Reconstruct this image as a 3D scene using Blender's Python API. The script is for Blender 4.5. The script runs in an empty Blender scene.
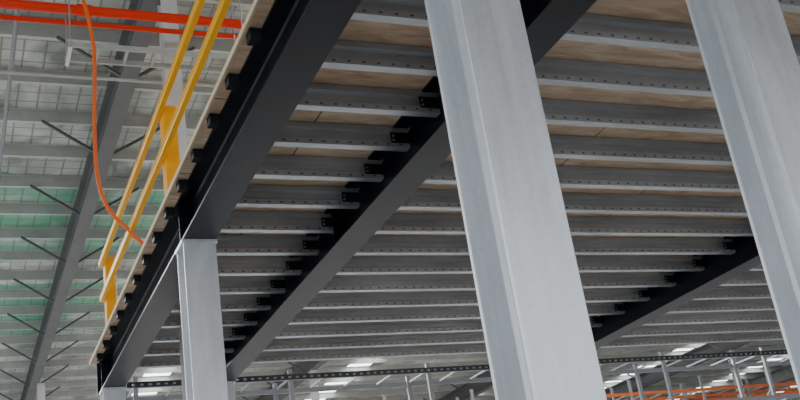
import bpy, math, random
from mathutils import Matrix, Vector
random.seed(4)
D=bpy.data
scene=bpy.context.scene
EYE=1.6
# ---------------------------------------------------------------- materials
def mat(name, col, rough=.5, metal=0., noise=None, emis=None, bump=0., nscale=(1,1,1), spec=.5):
    m=D.materials.new(name); m.use_nodes=True
    nt=m.node_tree; b=nt.nodes['Principled BSDF']
    b.inputs['Base Color'].default_value=(*col,1); b.inputs['Roughness'].default_value=rough
    b.inputs['Metallic'].default_value=metal; b.inputs['Specular IOR Level'].default_value=spec
    if noise:
        sc,amt=noise
        tc=nt.nodes.new('ShaderNodeTexCoord'); mp=nt.nodes.new('ShaderNodeMapping')
        mp.inputs['Scale'].default_value=nscale
        n=nt.nodes.new('ShaderNodeTexNoise'); n.inputs['Scale'].default_value=sc; n.inputs['Detail'].default_value=8; n.inputs['Roughness'].default_value=.65
        r=nt.nodes.new('ShaderNodeValToRGB')
        r.color_ramp.elements[0].position=.3; r.color_ramp.elements[1].position=.7
        r.color_ramp.elements[0].color=(*[c*(1-amt) for c in col],1)
        r.color_ramp.elements[1].color=(*[min(1,c*(1+amt)) for c in col],1)
        nt.links.new(tc.outputs['Object'],mp.inputs['Vector']); nt.links.new(mp.outputs[0],n.inputs['Vector'])
        nt.links.new(n.outputs['Fac'],r.inputs[0]); nt.links.new(r.outputs[0],b.inputs['Base Color'])
        if bump:
            bp=nt.nodes.new('ShaderNodeBump'); bp.inputs['Strength'].default_value=bump; bp.inputs['Distance'].default_value=.01
            nt.links.new(n.outputs['Fac'],bp.inputs['Height']); nt.links.new(bp.outputs[0],b.inputs['Normal'])
    if emis:
        b.inputs['Emission Color'].default_value=(*emis[0],1); b.inputs['Emission Strength'].default_value=emis[1]
    return m
def galv():
    m=D.materials.new('column_galvanised'); m.use_nodes=True; nt=m.node_tree; L=nt.links; b=nt.nodes['Principled BSDF']
    b.inputs['Metallic'].default_value=.6
    tc=nt.nodes.new('ShaderNodeTexCoord')
    def noise(sc,det,scale,dist=0):
        mp=nt.nodes.new('ShaderNodeMapping'); mp.inputs['Scale'].default_value=scale; L.new(tc.outputs['Object'],mp.inputs[0])
        n=nt.nodes.new('ShaderNodeTexNoise'); n.inputs['Scale'].default_value=sc; n.inputs['Detail'].default_value=det; n.inputs['Roughness'].default_value=.6; n.inputs['Distortion'].default_value=dist
        L.new(mp.outputs[0],n.inputs['Vector']); return n.outputs['Fac']
    a=noise(3,4,(1,1,.4),1.0); s=noise(25,4,(1,1,.05)); f=noise(45,8,(1,1,1),.5)
    def mt(op,x,y):
        q=nt.nodes.new('ShaderNodeMath'); q.operation=op
        for i,v in enumerate((x,y)):
            if hasattr(v,'links'): L.new(v,q.inputs[i])
            else: q.inputs[i].default_value=v
        return q.outputs[0]
    t=mt('ADD',mt('MULTIPLY',a,.45),mt('ADD',mt('MULTIPLY',s,.30),mt('MULTIPLY',f,.25)))
    r=nt.nodes.new('ShaderNodeValToRGB'); e=r.color_ramp.elements
    e[0].position=.36; e[0].color=(.59,.62,.65,1); e[1].position=.64; e[1].color=(.82,.85,.88,1)
    L.new(t,r.inputs[0]); L.new(r.outputs[0],b.inputs['Base Color'])
    rr=nt.nodes.new('ShaderNodeMapRange'); rr.inputs['From Min'].default_value=.35; rr.inputs['From Max'].default_value=.65
    rr.inputs['To Min'].default_value=.36; rr.inputs['To Max'].default_value=.46; L.new(t,rr.inputs['Value']); L.new(rr.outputs[0],b.inputs['Roughness'])
    bp=nt.nodes.new('ShaderNodeBump'); bp.inputs['Strength'].default_value=.03; bp.inputs['Distance'].default_value=.005; L.new(t,bp.inputs['Height']); L.new(bp.outputs[0],b.inputs['Normal'])
    return m
M_col=galv()
M_black=mat('beam_black_paint',(.0035,.005,.011),.36,0,(3,.3),spec=.18)
M_cleat=mat('cleat_black',(.012,.013,.016),.5,spec=.2)
M_trim=mat('trimmer_dark_steel',(.05,.052,.055),.5,.2)
M_joist=mat('galvanised_joist',(.41,.44,.475),.38,.5,(3,.28),nscale=(.3,1,1))
M_yel=mat('safety_yellow',(.90,.47,.0),.35,0,(6,.04),spec=.3)
M_post=mat('post_orange_yellow',(.88,.38,.0),.4,0,(6,.04),spec=.2)
M_red=mat('sprinkler_red',(.72,.035,.012),.4,spec=.2)
M_hose=mat('hose_orange',(.80,.15,.025),.5,spec=.2)
M_raft=mat('rafter_grey',(.09,.095,.095),.6,0,(2,.15))
M_purl=mat('purlin_galv',(.42,.44,.42),.5,.2,(2,.15))
M_brace=mat('brace_dark',(.09,.095,.095),.6)
M_conc=mat('concrete_floor',(.49,.495,.50),.6,0,(1.5,.12))
M_wall=mat('wall_sheet',(.40,.43,.41),.7,0,(.5,.15))
M_sky=mat('skylight_sheet',(.8,.82,.8),.6,0,emis=((.95,1,.98),5))
M_rackb=mat('rack_beam_orange',(.60,.11,.025),.5)
M_racku=mat('rack_upright_grey',(.20,.21,.23),.5)
M_bolt=mat('bolt_zinc',(.5,.5,.5),.35,.7)
M_edge=mat('board_edge',(.68,.54,.36),.7,0,(8,.15))
M_bcol=mat('building_column_grey',(.60,.61,.61),.5,0,(2,.08))
def joist_holes(m,zs):
    nt=m.node_tree; b=nt.nodes['Principled BSDF']; L=nt.links
    src=b.inputs['Base Color'].links[0].from_socket
    tc=nt.nodes.new('ShaderNodeTexCoord'); s=nt.nodes.new('ShaderNodeSeparateXYZ'); L.new(tc.outputs['Object'],s.inputs[0])
    def mt(op,a,bv):
        n=nt.nodes.new('ShaderNodeMath'); n.operation=op
        for i,v in enumerate((a,bv)):
            if v is None: continue
            if hasattr(v,'links'): L.new(v,n.inputs[i])
            else: n.inputs[i].default_value=v
        return n.outputs[0]
    fx=mt('FRACT',mt('DIVIDE',s.outputs[0],.1),None)
    ax=mt('LESS_THAN',mt('ABSOLUTE',mt('SUBTRACT',fx,.5),None),.12)
    tot=None
    for z in zs:
        az=mt('LESS_THAN',mt('ABSOLUTE',mt('SUBTRACT',s.outputs[2],z),None),.007)
        h=mt('MULTIPLY',ax,az)
        tot=h if tot is None else mt('MAXIMUM',tot,h)
    mx=nt.nodes.new('ShaderNodeMixRGB'); L.new(mt('MULTIPLY',tot,.75),mx.inputs[0]); L.new(src,mx.inputs[1]); mx.inputs[2].default_value=(.03,.03,.03,1)
    L.new(mx.outputs[0],b.inputs['Base Color'])
joist_holes(M_joist,[EYE+3.22])
M_ply=D.materials.new('plywood_underside'); M_ply.use_nodes=True
nt=M_ply.node_tree; b=nt.nodes['Principled BSDF']; b.inputs['Roughness'].default_value=.75
tc=nt.nodes.new('ShaderNodeTexCoord'); mp=nt.nodes.new('ShaderNodeMapping'); mp.inputs['Scale'].default_value=(.9,4,1)
n=nt.nodes.new('ShaderNodeTexNoise'); n.inputs['Scale'].default_value=2.5; n.inputs['Detail'].default_value=9; n.inputs['Distortion'].default_value=1.2; n.inputs['Roughness'].default_value=.65
br=nt.nodes.new('ShaderNodeTexBrick'); br.inputs['Scale'].default_value=1; br.inputs['Brick Width'].default_value=2.4; br.inputs['Row Height'].default_value=1.2
br.inputs['Mortar Size'].default_value=.006
br.inputs['Color1'].default_value=(.82,.61,.43,1); br.inputs['Color2'].default_value=(.95,.77,.58,1); br.inputs['Mortar'].default_value=(.12,.08,.05,1)
r=nt.nodes.new('ShaderNodeValToRGB'); r.color_ramp.elements[0].position=.33; r.color_ramp.elements[1].position=.66
r.color_ramp.elements[0].color=(.60,.52,.45,1); r.color_ramp.elements[1].color=(1,1,1,1)
mx=nt.nodes.new('ShaderNodeMixRGB'); mx.blend_type='MULTIPLY'; mx.inputs[0].default_value=1
L=nt.links
L.new(tc.outputs['Object'],mp.inputs[0]); L.new(mp.outputs[0],n.inputs['Vector']); L.new(tc.outputs['Object'],br.inputs['Vector'])
L.new(n.outputs['Fac'],r.inputs[0]); L.new(br.outputs['Color'],mx.inputs[1]); L.new(r.outputs[0],mx.inputs[2]); L.new(mx.outputs[0],b.inputs['Base Color'])
M_roof=D.materials.new('roof_sheet'); M_roof.use_nodes=True
nt=M_roof.node_tree; b=nt.nodes['Principled BSDF']; b.inputs['Roughness'].default_value=.6; L=nt.links
tc=nt.nodes.new('ShaderNodeTexCoord'); sp=nt.nodes.new('ShaderNodeSeparateXYZ'); L.new(tc.outputs['Object'],sp.inputs[0])
n=nt.nodes.new('ShaderNodeTexNoise'); n.inputs['Scale'].default_value=.9; n.inputs['Detail'].default_value=8; n.inputs['Distortion'].default_value=1; L.new(tc.outputs['Object'],n.inputs['Vector'])
r=nt.nodes.new('ShaderNodeValToRGB'); r.color_ramp.elements[0].position=.36; r.color_ramp.elements[1].position=.66
r.color_ramp.elements[0].color=(.17,.19,.17,1); r.color_ramp.elements[1].color=(.55,.57,.53,1); L.new(n.outputs['Fac'],r.inputs[0])
def mth(op,a,bv=None):
    q=nt.nodes.new('ShaderNodeMath'); q.operation=op
    for i,v in enumerate((a,bv)):
        if v is None: continue
        if hasattr(v,'links'): L.new(v,q.inputs[i])
        else: q.inputs[i].default_value=v
    return q.outputs[0]
n2=nt.nodes.new('ShaderNodeTexNoise'); n2.inputs['Scale'].default_value=.35; n2.inputs['Detail'].default_value=3; L.new(tc.outputs['Object'],n2.inputs['Vector'])
yy=mth('ADD',sp.outputs[1],mth('MULTIPLY',mth('SUBTRACT',n2.outputs['Fac'],.5),2.5))
g1=mth('MULTIPLY',mth('GREATER_THAN',yy,17.8),mth('LESS_THAN',yy,22.0))
g2=mth('MULTIPLY',mth('GREATER_THAN',yy,23.6),mth('LESS_THAN',yy,27.4))
n3=nt.nodes.new('ShaderNodeTexNoise'); n3.inputs['Scale'].default_value=.8; n3.inputs['Detail'].default_value=6; L.new(tc.outputs['Object'],n3.inputs['Vector'])
nr=nt.nodes.new('ShaderNodeMapRange'); nr.inputs['From Min'].default_value=.32; nr.inputs['From Max'].default_value=.54; L.new(n3.outputs['Fac'],nr.inputs['Value'])
g=mth('MULTIPLY',mth('MULTIPLY',mth('MAXIMUM',g1,g2),nr.outputs[0]),.78)
mx=nt.nodes.new('ShaderNodeMixRGB'); L.new(g,mx.inputs[0]); L.new(r.outputs[0],mx.inputs[1]); mx.inputs[2].default_value=(.06,.33,.18,1)
fx=mth('LESS_THAN',mth('FRACT',mth('DIVIDE',sp.outputs[0],.3)),.10)
fy=mth('LESS_THAN',mth('FRACT',mth('DIVIDE',sp.outputs[1],.3)),.10)
mx2=nt.nodes.new('ShaderNodeMixRGB'); L.new(mth('MULTIPLY',mth('MAXIMUM',fx,fy),.65),mx2.inputs[0]); L.new(mx.outputs[0],mx2.inputs[1]); mx2.inputs[2].default_value=(.10,.11,.10,1)
L.new(mx2.outputs[0],b.inputs['Base Color'])

# ---------------------------------------------------------------- mesh helpers
class MB:
    def __init__(s): s.v=[];s.f=[];s.m=[];s.mats=[]
    def mi(s,m):
        if m not in s.mats: s.mats.append(m)
        return s.mats.index(m)
    def box(s,a,b,m):
        x0,y0,z0=a;x1,y1,z1=b;o=len(s.v)
        s.v+= [(x0,y0,z0),(x1,y0,z0),(x1,y1,z0),(x0,y1,z0),(x0,y0,z1),(x1,y0,z1),(x1,y1,z1),(x0,y1,z1)]
        for f in ((3,2,1,0),(4,5,6,7),(0,1,5,4),(1,2,6,5),(2,3,7,6),(3,0,4,7)):
            s.f.append([o+i for i in f]); s.m.append(s.mi(m))
    def bar(s,p,q,w,h,m,up=(0,0,1)):
        p=Vector(p);q=Vector(q);d=(q-p).normalized();u=Vector(up)
        if abs(d.dot(u))>.98:u=Vector((1,0,0))
        sx=d.cross(u).normalized();u=sx.cross(d).normalized();o=len(s.v)
        for e in (p,q):
            for a,c in ((-1,-1),(1,-1),(1,1),(-1,1)): s.v.append(tuple(e+sx*a*w/2+u*c*h/2))
        for f in ((3,2,1,0),(4,5,6,7),(0,1,5,4),(1,2,6,5),(2,3,7,6),(3,0,4,7)):
            s.f.append([o+i for i in f]); s.m.append(s.mi(m))
    def tube(s,pts,r,m,n=12):
        pts=[Vector(p) for p in pts];o=len(s.v);k=len(pts)
        ref=None
        for i,p in enumerate(pts):
            d=(pts[min(i+1,k-1)]-pts[max(i-1,0)]).normalized()
            if ref is None:
                ref=Vector((0,0,1)) if abs(d.z)<.9 else Vector((1,0,0))
            a=d.cross(ref).normalized(); c=a.cross(d).normalized(); ref=c
            for j in range(n):
                t=2*math.pi*j/n; s.v.append(tuple(p+(a*math.cos(t)+c*math.sin(t))*r))
        for i in range(k-1):
            for j in range(n):
                s.f.append([o+i*n+j,o+i*n+(j+1)%n,o+(i+1)*n+(j+1)%n,o+(i+1)*n+j]); s.m.append(s.mi(m))
        s.f.append([o+j for j in range(n)][::-1]);s.m.append(s.mi(m))
        s.f.append([o+(k-1)*n+j for j in range(n)]);s.m.append(s.mi(m))
    def prism(s,poly,axis,a,b,m):
        o=len(s.v);n=len(poly)
        for t in (a,b):
            for (p,q) in poly:
                s.v.append({'X':(t,p,q),'Y':(p,t,q),'Z':(p,q,t)}[axis])
        for i in range(n):
            j=(i+1)%n; s.f.append([o+i,o+j,o+n+j,o+n+i]); s.m.append(s.mi(m))
        s.f.append([o+i for i in range(n)][::-1]);s.m.append(s.mi(m))
        s.f.append([o+n+i for i in range(n)]);s.m.append(s.mi(m))
    def obj(s,name,parent=None,smooth=False,bevel=0):
        me=D.meshes.new(name);me.from_pydata(s.v,[],s.f)
        for m in s.mats: me.materials.append(m)
        for p,i in zip(me.polygons,s.m): p.material_index=i
        import bmesh
        bm=bmesh.new();bm.from_mesh(me);bmesh.ops.recalc_face_normals(bm,faces=bm.faces);bm.to_mesh(me);bm.free()
        if smooth:
            for p in me.polygons:p.use_smooth=True
        o=D.objects.new(name,me);scene.collection.objects.link(o)
        if bevel:
            bv=o.modifiers.new('bevel','BEVEL');bv.width=bevel;bv.segments=2;bv.limit_method='ANGLE'
        if parent:o.parent=parent
        return o
def ibeam(cx,cz,b,d,tf,tw,fil=.012):
    h=d/2;w=b/2;t=tw/2
    return [(cx-w,cz-h),(cx+w,cz-h),(cx+w,cz-h+tf),(cx+t+fil,cz-h+tf),(cx+t,cz-h+tf+fil),(cx+t,cz+h-tf-fil),(cx+t+fil,cz+h-tf),(cx+w,cz+h-tf),
            (cx+w,cz+h),(cx-w,cz+h),(cx-w,cz+h-tf),(cx-t-fil,cz+h-tf),(cx-t,cz+h-tf-fil),(cx-t,cz-h+tf+fil),(cx-t-fil,cz-h+tf),(cx-w,cz-h+tf)]
def E(z): return EYE+z

BX=[1.824,3.145,8.02,12.95,17.88]
ROWS=[-1.87,2.93,7.75,12.55]
ZB=3.0; ZT=3.375
YN,YF=-2.05,12.72
FW=.262
def column(x,y):
    mb=MB(); w=FW/2
    mb.prism(ibeam(x,y,FW,FW,.018,.012,.016),'Z',.02,E(ZB)-.03,M_col)
    mb.box((x-w-.03,y-w-.03,0),(x+w+.03,y+w+.03,.02),M_col)
    mb.box((x-w-.012,y-w-.012,E(ZB)-.03),(x+w+.012,y+w+.012,E(ZB)-.001),M_col)
    for sx in(-1,1):
        for sy in(-1,1):
            bx,by=x+sx*.085,y+sy*.075
            mb.tube([(bx,by,E(ZB)-.058),(bx,by,E(ZB)-.028)],.018,M_bolt,6)
            mb.tube([(bx,by,.02),(bx,by,.05)],.016,M_bolt,6)
    mb.obj('steel_column',bevel=.0035)
for i,x in enumerate(BX):
    for y in ROWS:
        if i==1 and abs(y-7.75)<.1: continue
        column(x,y)
for i,x in enumerate(BX):
    mb=MB()
    mb.prism(ibeam(x,E((ZB+ZT)/2),FW,ZT-ZB,.018,.011),'Y',YN,YF,M_black)
    for y in ROWS:
        for s in(-1,1):
            mb.box((min(x+s*.006,x+s*.125),y-.006,E(ZB)+.018),(max(x+s*.006,x+s*.125),y+.006,E(ZT)-.018),M_black)
    mb.box((x-FW/2-.02,YF,E(ZB)-.02),(x+FW/2+.02,YF+.016,E(ZT)),M_black)
    mb.obj('steel_beam')
ZJ=3.198
def section(y0,z0,h=.172,w=.07,t=.004,g=.026):
    out=[(y0+w,z0+.018),(y0+w,z0),(y0,z0),(y0,z0+.046),(y0+g,z0+.062),(y0+g,z0+h-.062),(y0,z0+h-.046),(y0,z0+h),(y0+w,z0+h),(y0+w,z0+h-.018)]
    inn=[(y0+w-t,z0+.018),(y0+w-t,z0+t),(y0+t,z0+t),(y0+t,z0+.044),(y0+g+t,z0+.060),(y0+g+t,z0+h-.060),(y0+t,z0+h-.044),(y0+t,z0+h-t),(y0+w-t,z0+h-t),(y0+w-t,z0+h-.018)]
    return out+inn[::-1]
JS=.55; JY=[12.3-JS*k for k in range(28)]
JY=[y for y in JY if y>YN+.05]
mb=MB(); mc=MB()
for y in JY:
    sec=section(y,E(ZJ))
    for a,c in zip(BX[:-1],BX[1:]):
        mb.prism(sec,'X',a+.02,c-.02,M_joist)
    for x in BX:
        for s in(-1,1):
            if x==BX[0] and s<0: continue
            if x==BX[-1] and s>0: continue
            a,b=sorted((x+s*.02,x+s*.17))
            mc.box((a,y-.008,E(3.23)),(b,y-.002,E(3.315)),M_cleat)
            for dz in(.06,.095):
                xx=x+s*.153
                mc.tube([(xx,y-.018,E(3.19+dz)),(xx,y-.008,E(3.19+dz))],.009,M_bolt,6)
    mc.box((1.62,y-.045,E(3.30)),(1.69,y+.045,E(ZT)-.003),M_cleat)
jo=mb.obj('floor_joists'); mc.obj('joist_cleats',parent=jo)
mb=MB()
holes=[(2.24,2.60,10.70,11.05)]
z0,z1=E(ZT)+.001,E(ZT)+.024
mb.box((1.605,YN,z0),(18.05,10.70,z1),M_ply)
mb.box((1.605,11.05,z0),(18.05,YF+.02,z1),M_ply)
xx=1.605
for h in holes:
    mb.box((xx,10.70,z0),(h[0],11.05,z1),M_ply); xx=h[1]
mb.box((xx,10.70,z0),(18.05,11.05,z1),M_ply)
mb.box((1.588,YN,E(ZT)-.014),(1.604,YF+.02,E(ZT)+.028),M_edge)
mb.obj('mezzanine_deck')
mb=MB()
yb=YF+.03
z0=E(3.06)
xs0,xs1=BX[0]+.2,18.0
mb.box((xs0,yb,z0+.045),(xs1,yb+.005,z0+.07),M_trim)
mb.box((xs0,yb,z0),(xs1,yb+.005,z0+.02),M_trim)
x=xs0
while x<xs1:
    mb.box((x,yb,z0+.02),(x+.06,yb+.005,z0+.045),M_trim); x+=.1
mb.box((xs0,yb+.0051,z0+.065),(xs1,yb+.05,z0+.07),M_trim)
mb.obj('perforated_edge_trimmer')

# ---------------------------------------------------------------- guardrail
mb=MB(); GX=1.725; zt=E(ZT)+.0255
posts=[8.02-3.65*2,8.02-3.65,8.02,11.75]
for y in posts:
    mb.box((GX-.06,y-.08,zt+.012),(GX+.06,y+.08,zt+.97),M_post)
    mb.box((GX-.10,y-.12,zt),(GX+.10,y+.12,zt+.012),M_post)
for z in (zt+.93,zt+.50):
    mb.box((GX-.061-.05,YN+.2,z-.036),(GX-.061,11.84,z+.036),M_yel)
mb.obj('guardrail',bevel=.008)

# ---------------------------------------------------------------- hose
def catmull(P,n=8):
    P=[Vector(p) for p in P];P=[P[0]*2-P[1]]+P+[P[-1]*2-P[-2]];o=[]
    for i in range(1,len(P)-2):
        for k in range(n):
            t=k/n;a,b,c,d=P[i-1:i+3]
            o.append(.5*((2*b)+(c-a)*t+(2*a-5*b+4*c-d)*t*t+(3*b-a-3*c+d)*t**3))
    o.append(P[-2]);return o
k=1.12
P=[(1.12,8.6,5.82),(1.2,8.6,5.28),(1.18,8.6,4.44),(1.195,8.6,3.95),(1.28,8.6,3.66),(1.43,8.6,3.48)]
P=[(x*k,y*k,E(z*k)) for x,y,z in P]
mb=MB()
mb.tube(catmull([(1.18,9.8,E(6.85))]+P+[(1.86,9.65,E(3.62)),(2.05,9.7,E(3.43))]),.02,M_hose,10)
mb.obj('hanging_hose',smooth=True)

# ---------------------------------------------------------------- services
mb=MB()
mb.tube([(-6,9.95,E(6.6)),(30,9.95,E(6.6))],.055,M_red,16)
mb.tube([(-6,10.45,E(6.75)),(30,10.45,E(6.75))],.03,M_red,12)
for x in range(-5,30,3):
    mb.tube([(x+.3,9.95,E(6.6)),(x+.3,9.95,E(8.05))],.008,M_bolt,6)
    mb.tube([(x+.22,9.95,E(6.6)),(x+.38,9.95,E(6.6))],.068,M_red,16)
    mb.tube([(x+.3,10.45,E(6.75)),(x+.3,10.45,E(8.05))],.008,M_bolt,6)
mb.obj('sprinkler_pipe')
mb=MB()
ty=9.75;tz=6.0
for y in(ty,ty+.3):
    mb.box((1.1,y-.012,E(tz)),(30,y+.012,E(tz)+.06),M_purl)
x=1.1
while x<30:
    mb.box((x,ty,E(tz)+.01),(x+.03,ty+.3,E(tz)+.03),M_purl);x+=.3
for x in [1.12]+list(range(3,30,2)):
    for y in(ty-.02,ty+.32): mb.tube([(x,y,E(tz-.02)),(x,y,E(8.05))],.009,M_bolt,6)
    mb.box((x-.02,ty-.05,E(tz)-.03),(x+.02,ty+.35,E(tz)-.001),M_bolt)
mb.obj('cable_tray')
mb=MB()
mb.tube([(-6,11.4,E(6.6)),(30,11.4,E(6.6))],.022,M_purl,10)
mb.tube([(.68,2,E(7.2)),(.68,48,E(7.2))],.03,M_racku,10)
for y in range(4,48,4): mb.tube([(.68,y,E(7.2)),(.68,y,E(8.05))],.007,M_bolt,6)
mb.obj('service_conduit')

# ---------------------------------------------------------------- roof
RX0,RX1,RY0,RY1=-14,46,-10,52
RZ=8.0
mb=MB()
sky=[5.7,12.6,19.5,26.4,33.3,40.2]
x=RX0
for sx in sky+[None]:
    e=sx if sx else RX1
    mb.box((x,RY0,E(8.2)),(e,RY1,E(8.23)),M_roof)
    if sx: x=sx+.85
ms=MB()
for sx in sky: ms.box((sx,RY0,E(8.205)),(sx+.85,RY1,E(8.225)),M_sky)
c=mb.obj('ceiling'); ms.obj('skylight_panels',parent=c)
mb=MB()
y=RY0+.3
PY=[]
while y<RY1:
    z=E(RZ)
    poly=[(y-.0,z),(y+.065,z),(y+.065,z+.004),(y+.004,z+.004),(y+.004,z+.196),(y-.06,z+.196),(y-.06,z+.2),(y,z+.2)]
    mb.prism(poly,'X',RX0,RX1,M_purl); PY.append(y); y+=1.25
mb.obj('roof_purlins')
for rx in(-5.9,2.25,10.4,18.6,26.8,35):
    mb=MB()
    mb.prism(ibeam(rx,E(7.72),.24,.56,.02,.012),'Y',RY0,RY1,M_raft)
    for i,y in enumerate(PY):
        if i%2==0:
            for s in(-1,1):
                mb.bar((rx+s*.1,y,E(7.47)),(rx+s*.95,y,E(8.02)),.04,.04,M_brace)
    mb.obj('roof_rafter')
for rx,y in((2.42,10.87),(2.42,30),(10.4,30),(18.6,30),(26.8,30)):
    mb=MB()
    mb.prism(ibeam(rx,y,.2,.2,.016,.012),'Z',.02,E(7.44),M_bcol)
    mb.box((rx-.16,y-.16,0),(rx+.16,y+.16,.02),M_bcol)
    mb.obj('building_column')

# ---------------------------------------------------------------- racks
def rack(x0,x1,y,levels,top,bm_):
    mb=MB(); n=int((x1-x0)/2.8)
    for i in range(n+1):
        x=x0+i*2.8
        for yy in(y,y+1.0):
            mb.box((x-.04,yy-.03,0),(x+.04,yy+.03,top),M_racku)
        z=.4;f=0
        while z<top-.9:
            a,b=(y,y+1.0) if f%2==0 else (y+1.0,y)
            mb.bar((x,a,z),(x,b,z+.8),.025,.025,M_racku); z+=.8;f+=1
    for z in levels:
        for yy in(y-.02,y+1.02):
            mb.box((x0,yy-.02,z),(x0+n*2.8,yy+.02,z+.09),bm_)
        for j in range(int((x1-x0)/.7)):
            mb.box((x0+j*.7,y,z+.06),(x0+j*.7+.04,y+1,z+.09),M_racku)
    mb.obj('pallet_rack')
rack(3,38,18,[1.5,3.2,4.9,5.9],6.1,M_racku)
rack(3,38,27,[1.6,3.4,5.2,7.0],7.5,M_rackb)
rack(6,38,35,[1.6,3.4,5.2,7.0,8.2],8.6,M_rackb)

# ---------------------------------------------------------------- room
mb=MB();mb.box((-30,-25,-.1),(60,55,0),M_conc);mb.obj('floor')
mb=MB();mb.box((RX0,RY1,0),(RX1,RY1+.2,E(8.3)),M_wall)
x=RX0
while x<RX1:
    mb.box((x,RY1-.03,0),(x+.1,RY1,E(8.2)),M_wall);x+=.3
mb.obj('wall_back')
mb=MB();mb.box((RX1,RY0,0),(RX1+.2,RY1,E(8.3)),M_wall);mb.obj('wall_right')

# ---------------------------------------------------------------- light
w=D.worlds.new('overcast');scene.world=w;w.use_nodes=True
nt=w.node_tree; bg=nt.nodes['Background'];bg.inputs[1].default_value=2.15
tc=nt.nodes.new('ShaderNodeTexCoord'); sp=nt.nodes.new('ShaderNodeSeparateXYZ'); nt.links.new(tc.outputs['Generated'],sp.inputs[0])
mr=nt.nodes.new('ShaderNodeMapRange'); mr.inputs['From Min'].default_value=-1; mr.inputs['From Max'].default_value=1; mr.inputs['To Min'].default_value=0; mr.inputs['To Max'].default_value=1
nt.links.new(sp.outputs[0],mr.inputs['Value'])
cr=nt.nodes.new('ShaderNodeValToRGB'); cr.color_ramp.elements[0].color=(.70,.74,.78,1); cr.color_ramp.elements[1].color=(.72,.76,.80,1)
cr.color_ramp.elements[0].position=.1; cr.color_ramp.elements[1].position=.85
e=cr.color_ramp.elements.new(.42); e.color=(1.0,1.02,1.05,1)
nt.links.new(mr.outputs[0],cr.inputs[0]); nt.links.new(cr.outputs[0],bg.inputs[0])
def area(loc,size,power,name):
    l=D.lights.new(name,'AREA');l.shape='RECTANGLE';l.size=size[0];l.size_y=size[1];l.energy=power;l.color=(1,.99,.97)
    o=D.objects.new(name,l);o.location=loc;scene.collection.objects.link(o);return o
for x in(-3,6,15):
    for y in(20,32): area((x,y,E(7.3)),(1.2,.6),1000,'added_fill_light')  # added area lights to fill below the roof, no real fixtures behind them
# ---------------------------------------------------------------- camera
Zc=Vector((-395,2550,-1033)).normalized()
Yc=Vector((-460,-490,-1033)); Yc=(Yc-Zc*Yc.dot(Zc)).normalized()
Xc=Yc.cross(Zc)
R=Matrix((Xc,Yc,Zc)).to_4x4()
cam=D.cameras.new('camera');co=D.objects.new('camera',cam);scene.collection.objects.link(co)
cam.sensor_width=36;cam.lens=1033/800*36;cam.clip_end=300
co.matrix_world=Matrix.Translation((0,0,EYE))@R
scene.camera=co
